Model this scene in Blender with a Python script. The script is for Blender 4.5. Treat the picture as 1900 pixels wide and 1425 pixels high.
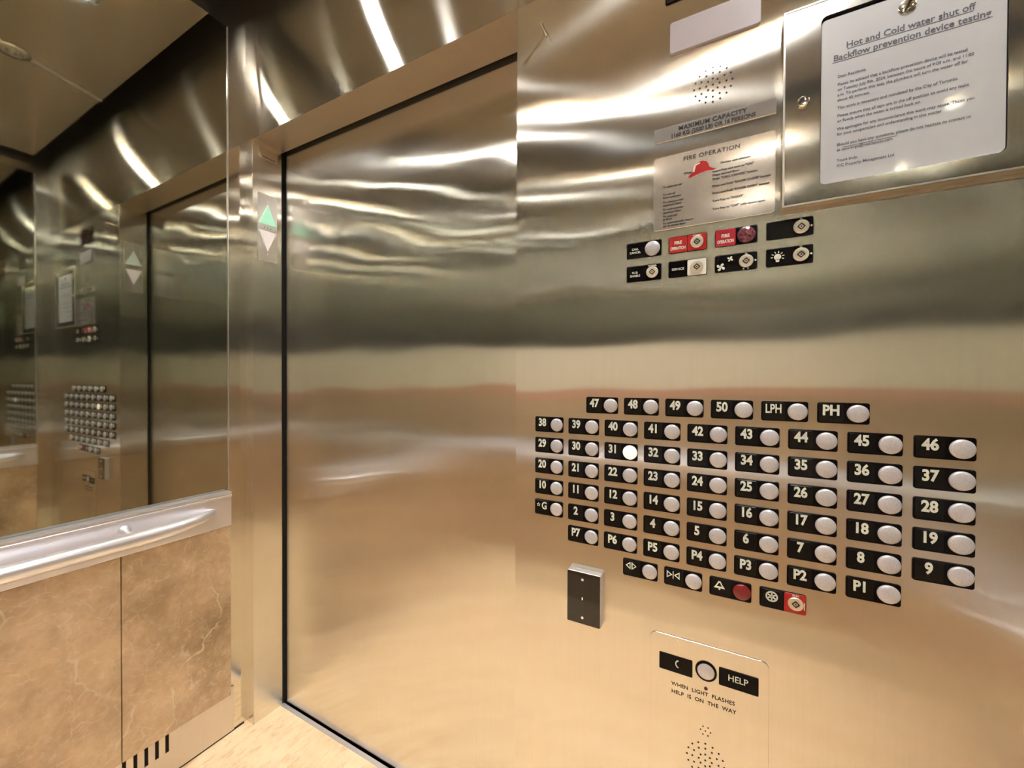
import bpy, bmesh, math, random
from mathutils import Vector, Matrix
random.seed(7)
for o in list(bpy.data.objects):
    bpy.data.objects.remove(o)
SC = bpy.context.scene
COL = SC.collection

# ------------------------------------------------------------------ camera
F_PX = 744.774
cam_d = bpy.data.cameras.new('camera')
cam_d.sensor_width = 36.0
cam_d.lens = F_PX / 1900 * 36
cam_d.clip_start = 0.01
cam = bpy.data.objects.new('camera', cam_d)
COL.objects.link(cam)
YAW, PITCH, ROLL = -0.4919, -0.00921, 0.00364
fw = Vector((math.sin(YAW) * math.cos(PITCH), math.cos(YAW) * math.cos(PITCH), math.sin(PITCH)))
rt0 = Vector((math.cos(YAW), -math.sin(YAW), 0))
up0 = rt0.cross(fw)
rt = rt0 * math.cos(ROLL) + up0 * math.sin(ROLL)
up = -rt0 * math.sin(ROLL) + up0 * math.cos(ROLL)
cam.matrix_world = Matrix(((rt.x, up.x, -fw.x, 1.54155), (rt.y, up.y, -fw.y, -0.83041),
                           (rt.z, up.z, -fw.z, 1.25), (0, 0, 0, 1)))
SC.camera = cam

# ------------------------------------------------------------------ world, exposure
wd = bpy.data.worlds.new('world')
SC.world = wd
wd.use_nodes = True
wd.node_tree.nodes['Background'].inputs[0].default_value = (0.02, 0.02, 0.02, 1)
wd.node_tree.nodes['Background'].inputs[1].default_value = 0.0
SC.view_settings.view_transform = 'Standard'
SC.view_settings.look = 'None'
SC.view_settings.gamma = 1.0
SC.view_settings.use_curve_mapping = False
SC.view_settings.exposure = 2.05
LAMP_POWER = 62.0
SPOT_POWER = 8.2      # the narrow downward beam of each lit downlight
cy = SC.cycles
cy.max_bounces = 13
cy.glossy_bounces = 12
cy.diffuse_bounces = 4
cy.sample_clamp_indirect = 12.0
cy.caustics_reflective = True
cy.blur_glossy = 0.06

# ------------------------------------------------------------------ dimensions (metres)
W = 2.10          # car width
D = 1.40          # car depth
XL = 0.0413       # left door jamb
XR = 1.1066       # right door jamb = left edge of the operating panel
DJ = 0.106        # jamb depth
DY = 0.119        # door plane
ZH = 2.108        # header
ZC = 2.54         # suspended ceiling underside
ZT = 2.78         # top of the shell


# ------------------------------------------------------------------ materials
def new_mat(name):
    m = bpy.data.materials.new(name)
    m.use_nodes = True
    m.node_tree.nodes.clear()
    return m, m.node_tree.nodes, m.node_tree.links


def noise(n, l, scale, detail=3, vec_scale=(1, 1, 1), loc=(0, 0, 0)):
    g = n.new('ShaderNodeNewGeometry')
    mp = n.new('ShaderNodeMapping')
    mp.inputs['Scale'].default_value = vec_scale
    mp.inputs['Location'].default_value = loc
    l.new(g.outputs['Position'], mp.inputs['Vector'])
    t = n.new('ShaderNodeTexNoise')
    t.inputs['Scale'].default_value = scale
    t.inputs['Detail'].default_value = detail
    l.new(mp.outputs[0], t.inputs['Vector'])
    return t


def ramp(n, l, src, stops):
    r = n.new('ShaderNodeValToRGB')
    e = r.color_ramp.elements
    while len(e) < len(stops):
        e.new(0.5)
    for k, (p, c) in enumerate(stops):
        e[k].position = p
        e[k].color = (*c, 1)
    l.new(src, r.inputs[0])
    return r


def steel(name, col, rough, aniso, tangent, grain, bump=0.0, diffuse=0.05, wave_scale=2.0, wave_vec=(1, 1, 1)):
    """brushed sheet steel: glossy stretched across the grain, a little dust, gentle oil-canning"""
    m, n, l = new_mat(name)
    out = n.new('ShaderNodeOutputMaterial')
    mix = n.new('ShaderNodeMixShader')
    mix.inputs[0].default_value = diffuse
    g = n.new('ShaderNodeBsdfAnisotropic')
    g.distribution = 'GGX'
    g.inputs['Roughness'].default_value = rough
    g.inputs['Anisotropy'].default_value = aniso
    if tangent:
        c = n.new('ShaderNodeCombineXYZ')
        for k in range(3):
            c.inputs[k].default_value = tangent[k]
        l.new(c.outputs[0], g.inputs['Tangent'])
    d = n.new('ShaderNodeBsdfDiffuse')
    d.inputs['Color'].default_value = (*[min(1, x * 1.0) for x in col], 1)
    if grain:
        t = noise(n, l, 6.0, 4, grain)
        lo = tuple(x * 0.98 for x in col)
        hi = tuple(min(1, x * 1.02) for x in col)
        r = ramp(n, l, t.outputs['Fac'], [(0.3, lo), (0.7, hi)])
        l.new(r.outputs[0], g.inputs['Color'])
    else:
        g.inputs['Color'].default_value = (*col, 1)
    if bump:
        t2 = noise(n, l, wave_scale, 1, wave_vec, (3.1, 1.7, 0.4))
        b = n.new('ShaderNodeBump')
        b.inputs['Strength'].default_value = 1.0
        b.inputs['Distance'].default_value = bump
        l.new(t2.outputs['Fac'], b.inputs['Height'])
        l.new(b.outputs[0], g.inputs['Normal'])
    l.new(g.outputs[0], mix.inputs[1])
    l.new(d.outputs[0], mix.inputs[2])
    l.new(mix.outputs[0], out.inputs['Surface'])
    return m


def principled(name, col, rough=0.5, metal=0.0, coat=0.0, emit=None, estr=0.0, trans=0.0, spec=0.5):
    m, n, l = new_mat(name)
    out = n.new('ShaderNodeOutputMaterial')
    p = n.new('ShaderNodeBsdfPrincipled')
    p.inputs['Base Color'].default_value = (*col, 1)
    p.inputs['Roughness'].default_value = rough
    p.inputs['Metallic'].default_value = metal
    p.inputs['Coat Weight'].default_value = coat
    p.inputs['Coat Roughness'].default_value = 0.05
    p.inputs['Specular IOR Level'].default_value = spec
    p.inputs['Transmission Weight'].default_value = trans
    if emit:
        p.inputs['Emission Color'].default_value = (*emit, 1)
        p.inputs['Emission Strength'].default_value = estr
    l.new(p.outputs[0], out.inputs['Surface'])
    return m


def speckle(m, scale, lo, hi):
    """fine colour variation on a principled material"""
    n, l = m.node_tree.nodes, m.node_tree.links
    p = next(x for x in n if x.type == 'BSDF_PRINCIPLED')
    t = noise(n, l, scale, 3)
    r = ramp(n, l, t.outputs['Fac'], [(0.3, lo), (0.7, hi)])
    l.new(r.outputs[0], p.inputs['Base Color'])
    return m


SCOL = (0.76, 0.735, 0.675)
M = {}
M['steel_v'] = steel('brushed steel vertical grain', SCOL, 0.165, 0.80, (0, 0, 1), (60, 60, 0.6), 0.0038, 0.035, 3.2, (0.6, 1, 1.5))
M['steel_h'] = steel('brushed steel horizontal grain', (0.66, 0.63, 0.56), 0.20, 0.82, (1, 0, 0), (0.6, 0.6, 60), 0.0, 0.015)
M['steel_mirror'] = steel('mirror steel', (0.56, 0.57, 0.50), 0.03, 0.0, None, None, 0.0008, 0.0, 1.6)
M['steel_mirror_back'] = steel('back wall mirror steel', (0.70, 0.70, 0.64), 0.03, 0.0, None, None, 0.0006, 0.0, 1.6)
M['steel_strip'] = steel('bright return steel', (0.74, 0.70, 0.62), 0.09, 0.6, (0, 0, 1), None, 0.0008, 0.03, 3.0)
M['steel_ceiling'] = steel('ceiling steel', (0.64, 0.56, 0.46), 0.26, 0.55, (0, 1, 0), (30, 1, 1), 0.0, 0.14)
M['steel_rail'] = steel('satin rail steel', (0.84, 0.84, 0.90), 0.30, 0.0, None, None, 0.0, 0.22)
M['steel_trim'] = steel('satin trim steel', (0.76, 0.73, 0.70), 0.28, 0.4, (0, 0, 1), (30, 30, 1), 0.0, 0.14)
M['steel_base'] = steel('base steel', (0.72, 0.66, 0.60), 0.36, 0.5, (0, 0, 1), (30, 30, 1), 0.0, 0.20)
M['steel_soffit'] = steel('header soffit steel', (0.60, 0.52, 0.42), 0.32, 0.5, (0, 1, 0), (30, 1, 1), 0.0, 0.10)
M['plate_polished'] = steel('polished engraved plate', (0.80, 0.76, 0.73), 0.16, 0.5, (0, 0, 1), None, 0.0005, 0.20, 14.0)
M['box_steel'] = steel('polished notice box steel', (0.72, 0.69, 0.64), 0.13, 0.55, (0, 0, 1), (60, 60, 0.6), 0.0015, 0.04, 7.0)
M['chrome'] = principled('bright chrome', (0.80, 0.78, 0.74), 0.12, 1.0)
M['brass_key'] = principled('nickel key switch face', (0.80, 0.74, 0.62), 0.35, 0.7)
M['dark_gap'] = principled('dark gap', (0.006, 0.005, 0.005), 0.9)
M['black_plate'] = principled('black button plate', (0.0025, 0.002, 0.0025), 0.25, 0.0, 0.0, spec=0.15)
M['black_tile'] = principled('black tactile tile', (0.004, 0.004, 0.004), 0.2, spec=0.25)
M['white_ink'] = speckle(principled('pale numeral paint', (0.75, 0.78, 0.68), 0.5), 900, (0.62, 0.66, 0.55), (0.85, 0.86, 0.78))
M['black_ink'] = principled('black engraving paint', (0.012, 0.010, 0.010), 0.6)
M['grey_ink'] = principled('grey printed ink', (0.10, 0.10, 0.13), 0.8)
M['cap'] = speckle(principled('pearl grey push cap', (0.60, 0.59, 0.63), 0.36, 0.3, 0.25), 700, (0.54, 0.53, 0.57), (0.70, 0.69, 0.73))
M['cap_lit'] = principled('lit push cap', (0.7, 0.66, 0.58), 0.4, emit=(1.0, 0.82, 0.62), estr=0.24)
M['cap_red'] = principled('red push cap', (0.20, 0.010, 0.014), 0.25, 0.0, 0.4)
M['jewel'] = speckle(principled('dark red jewel lens', (0.14, 0.02, 0.04), 0.12, 0.2, 0.8), 260, (0.05, 0.01, 0.02), (0.32, 0.10, 0.14))
M['red'] = principled('red enamel', (0.42, 0.010, 0.010), 0.3, 0.0, 0.3)
M['red_deep'] = principled('crimson enamel', (0.42, 0.008, 0.030), 0.3, 0.0, 0.3)
M['red_frame'] = principled('dark red surround', (0.16, 0.006, 0.008), 0.35)
M['white_enamel'] = principled('white enamel', (0.82, 0.80, 0.74), 0.3)
M['lightbox'] = principled('pale indicator lens', (0.42, 0.385, 0.41), 0.28, 0.0, 0.3)
M['screen'] = principled('dark display glass', (0.018, 0.004, 0.006), 0.1, 0.0, 0.5)
M['reader_glass'] = principled('black reader glass', (0.006, 0.004, 0.004), 0.06, 0.0, 0.6)
M['reader_body'] = principled('clear grey reader housing', (0.60, 0.56, 0.54), 0.25, 0.5)
M['led_red'] = principled('red pilot light', (0.6, 0.1, 0.1), 0.3, emit=(1.0, 0.35, 0.3), estr=0.5)
M['led_dark'] = principled('unlit red light', (0.10, 0.008, 0.008), 0.3)
M['paper'] = speckle(principled('white paper under clear film', (0.50, 0.515, 0.55), 0.30, 0.0, 0.7), 3, (0.49, 0.505, 0.54), (0.52, 0.535, 0.565))
M['green_lit'] = principled('lit green arrow lens', (0.30, 0.60, 0.44), 0.4, emit=(0.40, 0.85, 0.58), estr=0.13)
M['white_lens'] = principled('white arrow lens', (0.78, 0.74, 0.74), 0.4, emit=(1.0, 0.93, 0.95), estr=0.05)
M['pale_green_lens'] = principled('pale green arrow lens', (0.72, 0.80, 0.72), 0.4, emit=(0.85, 1.0, 0.85), estr=0.05)
M['sticker'] = principled('tan sticker', (0.42, 0.34, 0.24), 0.4)
M['cream'] = speckle(principled('cream back wall band', (0.80, 0.74, 0.60), 0.45), 9, (0.76, 0.70, 0.56), (0.84, 0.79, 0.66))
M['salmon'] = principled('copper toned trim', (0.62, 0.36, 0.25), 0.45)
M['lens_emit'] = principled('lit lamp lens', (1, 1, 1), 0.4, emit=(1.0, 0.98, 0.955), estr=LAMP_POWER)
M['lens_off'] = speckle(principled('unlit lamp lens', (0.55, 0.53, 0.50), 0.15, 0.3, 0.5), 90, (0.25, 0.24, 0.22), (0.75, 0.73, 0.70))
M['dark_steel'] = steel('dark return steel', (0.30, 0.26, 0.22), 0.35, 0.0, None, None, 0.0, 0.10)


def marble(name, base, dark, vein, gloss=0.12, scale=3.2, floor=False):
    m, n, l = new_mat(name)
    out = n.new('ShaderNodeOutputMaterial')
    p = n.new('ShaderNodeBsdfPrincipled')
    cloud = noise(n, l, scale, 6)
    cloud.inputs['Roughness'].default_value = 0.62
    c = ramp(n, l, cloud.outputs['Fac'], [(0.32, dark), (0.52, base), (0.75, tuple(min(1, x * 1.12) for x in base))])
    # thin pale veins: the edges of warped voronoi cells
    g = n.new('ShaderNodeNewGeometry')
    w = noise(n, l, scale * 1.6, 4)
    add = n.new('ShaderNodeVectorMath'); add.operation = 'MULTIPLY_ADD'
    add.inputs[1].default_value = (0.35, 0.35, 0.35)
    l.new(w.outputs['Color'], add.inputs[0])
    l.new(g.outputs['Position'], add.inputs[2])
    cur = c.outputs[0]
    for sc_, wd_, amt in ((3.3, 0.018, 0.7), (9.0, 0.030, 0.45), (24.0, 0.07, 0.32)):
        v = n.new('ShaderNodeTexVoronoi'); v.feature = 'DISTANCE_TO_EDGE'
        v.inputs['Scale'].default_value = sc_ * (1.0 if not floor else 2.2)
        l.new(add.outputs[0], v.inputs['Vector'])
        r = ramp(n, l, v.outputs['Distance'], [(0.0, (1, 1, 1)), (wd_, (0, 0, 0))])
        msk = noise(n, l, 2.3 * sc_, 2, loc=(sc_, 1.0, 0))
        mr = ramp(n, l, msk.outputs['Fac'], [(0.46, (0, 0, 0)), (0.62, (amt, amt, amt))])
        mul = n.new('ShaderNodeMath'); mul.operation = 'MULTIPLY'
        l.new(r.outputs[0], mul.inputs[0]); l.new(mr.outputs[0], mul.inputs[1])
        mx = n.new('ShaderNodeMix'); mx.data_type = 'RGBA'
        mx.inputs['B'].default_value = (*vein, 1)
        l.new(mul.outputs[0], mx.inputs['Factor'])
        l.new(cur, mx.inputs['A'])
        cur = mx.outputs['Result']
    # crackled fragments of slightly darker stone, or short brown flecks in the floor
    fl = noise(n, l, 9.0 if floor else 5.0, 6, (5, 1.6, 1) if floor else (1, 1, 1), (2, 5, 1))
    fl.inputs['Roughness'].default_value = 0.75
    fr_ = ramp(n, l, fl.outputs['Fac'], [(0.36, (0.74, 0.66, 0.56)), (0.50, (1, 1, 1))] if floor else [(0.38, (0.72, 0.68, 0.62)), (0.60, (1.08, 1.06, 1.04))])
    mm = n.new('ShaderNodeMix'); mm.data_type = 'RGBA'; mm.blend_type = 'MULTIPLY'
    mm.inputs['Factor'].default_value = 0.8
    l.new(cur, mm.inputs['A']); l.new(fr_.outputs[0], mm.inputs['B'])
    l.new(mm.outputs['Result'], p.inputs['Base Color'])
    p.inputs['Roughness'].default_value = gloss
    p.inputs['Specular IOR Level'].default_value = 0.75
    l.new(p.outputs[0], out.inputs['Surface'])
    return m


M['marble'] = marble('emperador light marble', (0.60, 0.45, 0.30), (0.38, 0.265, 0.16), (0.80, 0.70, 0.54), 0.07)
M['floor'] = marble('cream travertine floor', (0.92, 0.72, 0.48), (0.84, 0.62, 0.38), (0.95, 0.86, 0.70), 0.22, 7.0, True)


# ------------------------------------------------------------------ geometry helpers
class Frame:
    """a wall face: u to the right, v up, w out of the wall towards the room"""
    def __init__(s, right, upv):
        s.r = Vector(right); s.u = Vector(upv); s.n = s.r.cross(s.u)

    def p(s, u, v, w=0.0):
        return s.r * u + s.u * v + s.n * w


FRONT = Frame((1, 0, 0), (0, 0, 1))      # faces -y
LJAMB = Frame((0, 1, 0), (0, 0, 1))      # faces +x
RJAMB = Frame((0, -1, 0), (0, 0, 1))     # faces -x
DOWN = Frame((1, 0, 0), (0, -1, 0))      # faces -z


def finish(bm, name, mat, parent=None, loc=(0, 0, 0), smooth=False):
    bmesh.ops.recalc_face_normals(bm, faces=bm.faces)
    me = bpy.data.meshes.new(name)
    bm.to_mesh(me)
    bm.free()
    mats = mat if isinstance(mat, (list, tuple)) else [mat]
    for m in mats:
        me.materials.append(m)
    if smooth:
        for p in me.polygons:
            p.use_smooth = True
        me.set_sharp_from_angle(angle=math.radians(40))
    o = bpy.data.objects.new(name, me)
    COL.objects.link(o)
    o.location = loc
    if parent:
        o.parent = parent
    return o


def thing(name, label, cat, loc, group=None):
    o = bpy.data.objects.new(name, None)
    COL.objects.link(o)
    o.empty_display_size = 0.02
    o.location = loc
    o['label'] = label
    o['category'] = cat
    if group:
        o['group'] = group
    return o


def tag(o, label, cat, group=None):
    o['label'] = label
    o['category'] = cat
    if group:
        o['group'] = group
    return o


def struct(o):
    o['kind'] = 'structure'
    return o


def box(bm, a, b, mi=0):
    x0, y0, z0 = a
    x1, y1, z1 = b
    vs = [bm.verts.new(c) for c in ((x0, y0, z0), (x1, y0, z0), (x1, y1, z0), (x0, y1, z0),
                                    (x0, y0, z1), (x1, y0, z1), (x1, y1, z1), (x0, y1, z1))]
    for f in ((0, 3, 2, 1), (4, 5, 6, 7), (0, 1, 5, 4), (1, 2, 6, 5), (2, 3, 7, 6), (3, 0, 4, 7)):
        fc = bm.faces.new([vs[k] for k in f])
        fc.material_index = mi
    return vs


def ring(bm, pts):
    return [bm.verts.new(p) for p in pts]


def bridge(bm, a, b):
    n = len(a)
    for k in range(n):
        bm.faces.new((a[k], a[(k + 1) % n], b[(k + 1) % n], b[k]))


def rr_outline(u0, v0, u1, v1, r, seg=5):
    pts = []
    if r <= 0:
        return [(u0, v0), (u1, v0), (u1, v1), (u0, v1)]
    for cx, cy_, a0 in ((u1 - r, v0 + r, -90), (u1 - r, v1 - r, 0), (u0 + r, v1 - r, 90), (u0 + r, v0 + r, 180)):
        for k in range(seg + 1):
            a = math.radians(a0 + 90 * k / seg)
            pts.append((cx + r * math.cos(a), cy_ + r * math.sin(a)))
    return pts


def slab(bm, fr, outline, w0, w1, bev=0.0):
    """extrude a 2-D outline from w0 to w1, front edge chamfered by bev"""
    cu = sum(p[0] for p in outline) / len(outline)
    cv = sum(p[1] for p in outline) / len(outline)
    rings = [ring(bm, [fr.p(u, v, w0) for u, v in outline])]
    if bev:
        rings.append(ring(bm, [fr.p(u, v, w1 - bev) for u, v in outline]))
        hu = max(abs(p[0] - cu) for p in outline)
        hv = max(abs(p[1] - cv) for p in outline)
        rings.append(ring(bm, [fr.p(cu + (u - cu) * (1 - bev / hu), cv + (v - cv) * (1 - bev / hv), w1) for u, v in outline]))
    else:
        rings.append(ring(bm, [fr.p(u, v, w1) for u, v in outline]))
    for a, b in zip(rings, rings[1:]):
        bridge(bm, a, b)
    bm.faces.new(rings[0])
    bm.faces.new(rings[-1])


def slab_hole(bm, fr, outer, inner, w0, w1):
    """a flat frame: outline with a hole, outlines of equal vertex count"""
    ro0 = ring(bm, [fr.p(u, v, w0) for u, v in outer]); ro1 = ring(bm, [fr.p(u, v, w1) for u, v in outer])
    ri0 = ring(bm, [fr.p(u, v, w0) for u, v in inner]); ri1 = ring(bm, [fr.p(u, v, w1) for u, v in inner])
    bridge(bm, ro0, ro1); bridge(bm, ro1, ri1); bridge(bm, ri1, ri0); bridge(bm, ri0, ro0)


def lathe(bm, fr, cu, cv, prof, seg=28):
    """prof: list of (radius, w); radius 0 closes"""
    prev = None
    for r, w in prof:
        if r <= 1e-7:
            cur = [bm.verts.new(fr.p(cu, cv, w))]
        else:
            cur = ring(bm, [fr.p(cu + r * math.cos(2 * math.pi * k / seg), cv + r * math.sin(2 * math.pi * k / seg), w) for k in range(seg)])
        if prev:
            if len(cur) == 1:
                for k in range(seg):
                    bm.faces.new((prev[k], prev[(k + 1) % seg], cur[0]))
            elif len(prev) == 1:
                for k in range(seg):
                    bm.faces.new((cur[k], cur[(k + 1) % seg], prev[0]))
            else:
                bridge(bm, prev, cur)
        prev = cur


def tube(bm, pts, rads, seg=14, squash=None):
    pts = [Vector(p) for p in pts]
    rings = []
    for k, p in enumerate(pts):
        t = (pts[min(k + 1, len(pts) - 1)] - pts[max(k - 1, 0)]).normalized()
        a = t.cross(Vector((0, 0, 1)))
        if a.length < 1e-4:
            a = Vector((1, 0, 0))
        a.normalize()
        b = a.cross(t).normalized()
        r = rads[k] if isinstance(rads, (list, tuple)) else rads
        s = squash or (1, 1)
        rings.append(ring(bm, [p + a * (r * s[0] * math.cos(2 * math.pi * j / seg)) + b * (r * s[1] * math.sin(2 * math.pi * j / seg)) for j in range(seg)]))
    for a, b in zip(rings, rings[1:]):
        bridge(bm, a, b)
    bm.faces.new(rings[0])
    bm.faces.new(rings[-1])


def text_bm(bm, fr, body, u, v, size, w0, w1, align='CENTER', bold=0.0, spacing=1.0, sx=1.0, line=1.0):
    """raised lettering: v is the baseline of the first line"""
    cu = bpy.data.curves.new('lettering', 'FONT')
    cu.body = body
    cu.size = size
    cu.align_x = align
    cu.offset = bold * size
    cu.space_character = spacing
    cu.space_line = line
    cu.resolution_u = 3
    cu.fill_mode = 'FRONT'
    tmp = bpy.data.objects.new('lettering', cu)
    COL.objects.link(tmp)
    dg = bpy.context.evaluated_depsgraph_get()
    me = bpy.data.meshes.new_from_object(tmp.evaluated_get(dg))
    bpy.data.objects.remove(tmp)
    bpy.data.curves.remove(cu)
    vs = [bm.verts.new(fr.p(u + q.co.x * sx, v + q.co.y, w1)) for q in me.vertices]
    for p in me.polygons:
        try:
            bm.faces.new([vs[k] for k in p.vertices])
        except ValueError:
            pass
    bpy.data.meshes.remove(me)


def text_obj(name, fr, body, u, v, size, w, mat, parent=None, loc=(0, 0, 0), **kw):
    bm = bmesh.new()
    text_bm(bm, fr, body, u, v, size, 0, w, **kw)
    o = finish(bm, name, mat, parent, loc)
    return o


# ================================================================== SETTING
# floor
bm = bmesh.new(); box(bm, (0, -D, -0.03), (W, 0, 0)); box(bm, (XL, 0, -0.03), (XR, 0.098, 0))
struct(finish(bm, 'floor', M['floor']))

# front wall: left return with its jamb, right return (the operating panel side) with its jamb
bm = bmesh.new()
box(bm, (0, 0, 0), (XL, DJ, ZH))
box(bm, (XR, 0, 0), (W, DJ, ZH))
arris = [e for e in bm.edges if abs(e.verts[0].co.x - e.verts[1].co.x) < 1e-6 and abs(e.verts[0].co.y) < 1e-6 and abs(e.verts[1].co.y) < 1e-6
         and (abs(e.verts[0].co.x - XL) < 1e-6 or abs(e.verts[0].co.x - XR) < 1e-6)]
bmesh.ops.bevel(bm, geom=arris, offset=0.0016, segments=2, affect='EDGES')
struct(finish(bm, 'wall_front', M['steel_v']))
bm = bmesh.new()
box(bm, (0, 0, ZH + 0.0), (W, DJ, ZT), 0)
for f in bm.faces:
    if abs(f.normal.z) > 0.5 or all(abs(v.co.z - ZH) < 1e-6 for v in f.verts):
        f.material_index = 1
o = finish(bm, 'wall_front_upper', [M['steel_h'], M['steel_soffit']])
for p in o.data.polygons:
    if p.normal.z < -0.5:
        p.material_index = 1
struct(o)
# dark shaft behind the running gap round the door
bm = bmesh.new()
box(bm, (-0.12, DJ + 0.002, -0.03), (XL + 0.0, DY + 0.06, ZT))
box(bm, (XL, DJ + 0.002, ZH + 0.02), (XR + 0.05, DY + 0.002, ZT))
box(bm, (-0.12, DY + 0.045, -0.03), (XR + 0.3, DY + 0.06, ZT))
struct(finish(bm, 'trim_1', M['dark_gap']))
# sliding door panel
bm = bmesh.new(); box(bm, (XL + 0.010, DY, 0.006), (XR + 0.04, DY + 0.03, ZH + 0.015))
struct(finish(bm, 'door_1', M['steel_v']))
# sill
bm = bmesh.new()
box(bm, (XL, 0.098, -0.03), (XR + 0.04, DY - 0.006, 0.001))
struct(finish(bm, 'trim_2', M['steel_rail']))

# left wall sheet, right wall sheet, back wall sheet
bm = bmesh.new(); box(bm, (-0.03, -D - 0.03, 0), (0, DJ, ZT))
wall_left = struct(finish(bm, 'wall_left', M['steel_strip']))
bm = bmesh.new(); box(bm, (W, -D - 0.03, 0), (W + 0.03, DJ, ZT))
wall_right = struct(finish(bm, 'wall_right', M['steel_v']))
bm = bmesh.new(); box(bm, (0, -D - 0.03, 0), (W, -D, ZT))
wall_back = struct(finish(bm, 'wall_back', M['steel_v']))

ZB0, ZB1 = 0.745, 0.862     # handrail band
ZM0 = 0.152                 # marble bottom
YE = -0.066                 # front edge of the side panels
SLOTS = [-0.2345 - 0.0255 * k for k in range(12)]


def side_wall(parent, x0, s, mat_mir):
    """mirror steel above, marble below, steel base with vent slots; s=+1 for the left wall"""
    y1, y0 = YE, -D + 0.03
    bm = bmesh.new()
    box(bm, (x0 + s * 0.0005, y0, ZB1 + 0.001), (x0 + s * 0.005, y1 + 0.002, 2.47))
    struct(finish(bm, 'mirror_panel', mat_mir, parent))
    bm = bmesh.new()
    box(bm, (x0 + s * 0.0005, y1 + 0.002, ZB1 + 0.001), (x0 + s * 0.009, y1 + 0.0045, 2.47))
    struct(finish(bm, 'edge_trim', M['steel_trim'], parent))
    cuts = [y1, -0.353, -0.92, y0]
    for a, b in zip(cuts, cuts[1:]):
        bm = bmesh.new()
        box(bm, (x0 + s * 0.0005, b + 0.001, ZM0), (x0 + s * 0.028, a - 0.001, ZB0 - 0.001))
        bmesh.ops.bevel(bm, geom=list(bm.edges), offset=0.0012, segments=1, affect='EDGES')
        struct(finish(bm, 'marble_panel', M['marble'], parent))
    bm = bmesh.new()
    box(bm, (x0 + s * 0.0003, y0, 0.005), (x0 + s * 0.0035, y1 + 0.02, 0.080))
    box(bm, (x0 + s * 0.0003, y0, 0.141), (x0 + s * 0.0035, y1 + 0.02, ZM0 + 0.01))
    e = y1 + 0.02
    for ys in SLOTS:
        box(bm, (x0 + s * 0.0003, ys, 0.080), (x0 + s * 0.0035, e, 0.141))
        e = ys - 0.0095
    box(bm, (x0 + s * 0.0003, y0, 0.080), (x0 + s * 0.0035, e, 0.141))
    struct(finish(bm, 'base_panel', M['steel_base'], parent))
    bm = bmesh.new(); box(bm, (x0 + s * 0.0002, y0, 0), (x0 + s * 0.0025, y1 + 0.055, 0.0045))  # dark strip put in for the shade in the gap under the base
    struct(finish(bm, 'floor_joint_shade', M['dark_gap'], parent))
    for ys in SLOTS:
        bm = bmesh.new()
        box(bm, (x0 + s * 0.0002, ys - 0.0095, 0.080), (x0 + s * 0.0008, ys, 0.141))
        struct(finish(bm, 'vent_slot', M['dark_gap'], parent))


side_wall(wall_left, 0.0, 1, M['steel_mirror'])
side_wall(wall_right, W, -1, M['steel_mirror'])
# unseen back wall: marble, mirror, chest-high cream and copper bands inferred from steel reflections
bm = bmesh.new(); box(bm, (0.04, -D + 0.0005, ZM0), (W - 0.04, -D + 0.02, ZB0 - 0.001))
struct(finish(bm, 'marble_panel', M['marble'], wall_back))
bm = bmesh.new(); box(bm, (0.04, -D + 0.0005, ZB1 + 0.001), (W - 0.04, -D + 0.02, 1.149))
struct(finish(bm, 'marble_panel', M['marble'], wall_back))
bm = bmesh.new(); box(bm, (0.04, -D + 0.0005, 1.466), (W - 0.04, -D + 0.005, 2.47))
struct(finish(bm, 'mirror_panel', M['steel_mirror_back'], wall_back))
bm = bmesh.new(); box(bm, (0.04, -D + 0.0005, 1.205), (W - 0.04, -D + 0.012, 1.465))
struct(finish(bm, 'cream_band', M['cream'], wall_back))
bm = bmesh.new(); box(bm, (0.04, -D + 0.0005, 1.15), (W - 0.04, -D + 0.014, 1.204))
struct(finish(bm, 'copper_trim', M['salmon'], wall_back))

# suspended ceiling: two sheets either side of a slanting joint, dark plenum above
SX0, SX1 = 1.045, 0.62
def seam_x(y): return SX0 + (SX1 - SX0) * (y + 0.08) / (-D + 0.16)
ceil_bm = bmesh.new(); box(ceil_bm, (0, -D, ZT), (W, DJ, ZT + 0.03))
ceiling = struct(finish(ceil_bm, 'ceiling', M['dark_gap']))
ya, yb = -0.08, -D + 0.08
for poly, z in ((((0.08, ya), (seam_x(ya) - 0.004, ya), (seam_x(yb) - 0.004, yb), (0.08, yb)), ZC),
                (((seam_x(ya) + 0.004, ya), (W - 0.08, ya), (W - 0.08, yb), (seam_x(yb) + 0.004, yb)), ZC + 0.006)):
    bm = bmesh.new()
    lo = ring(bm, [(x, y, z) for x, y in poly]); hi = ring(bm, [(x, y, z + 0.03) for x, y in poly])
    bridge(bm, lo, hi); bm.faces.new(lo); bm.faces.new(hi)
    struct(finish(bm, 'ceiling_panel', M['steel_ceiling'], ceiling))
bm = bmesh.new()
lo = ring(bm, [(seam_x(ya) - 0.020, ya, ZC - 0.002), (seam_x(ya) + 0.004, ya, ZC - 0.002), (seam_x(yb) + 0.004, yb, ZC - 0.002), (seam_x(yb) - 0.020, yb, ZC - 0.002)])
hi = ring(bm, [(v.co.x, v.co.y, ZC + 0.004) for v in lo])
bridge(bm, lo, hi); bm.faces.new(lo); bm.faces.new(hi)
struct(finish(bm, 'joint_strip', M['steel_rail'], ceiling))

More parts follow.
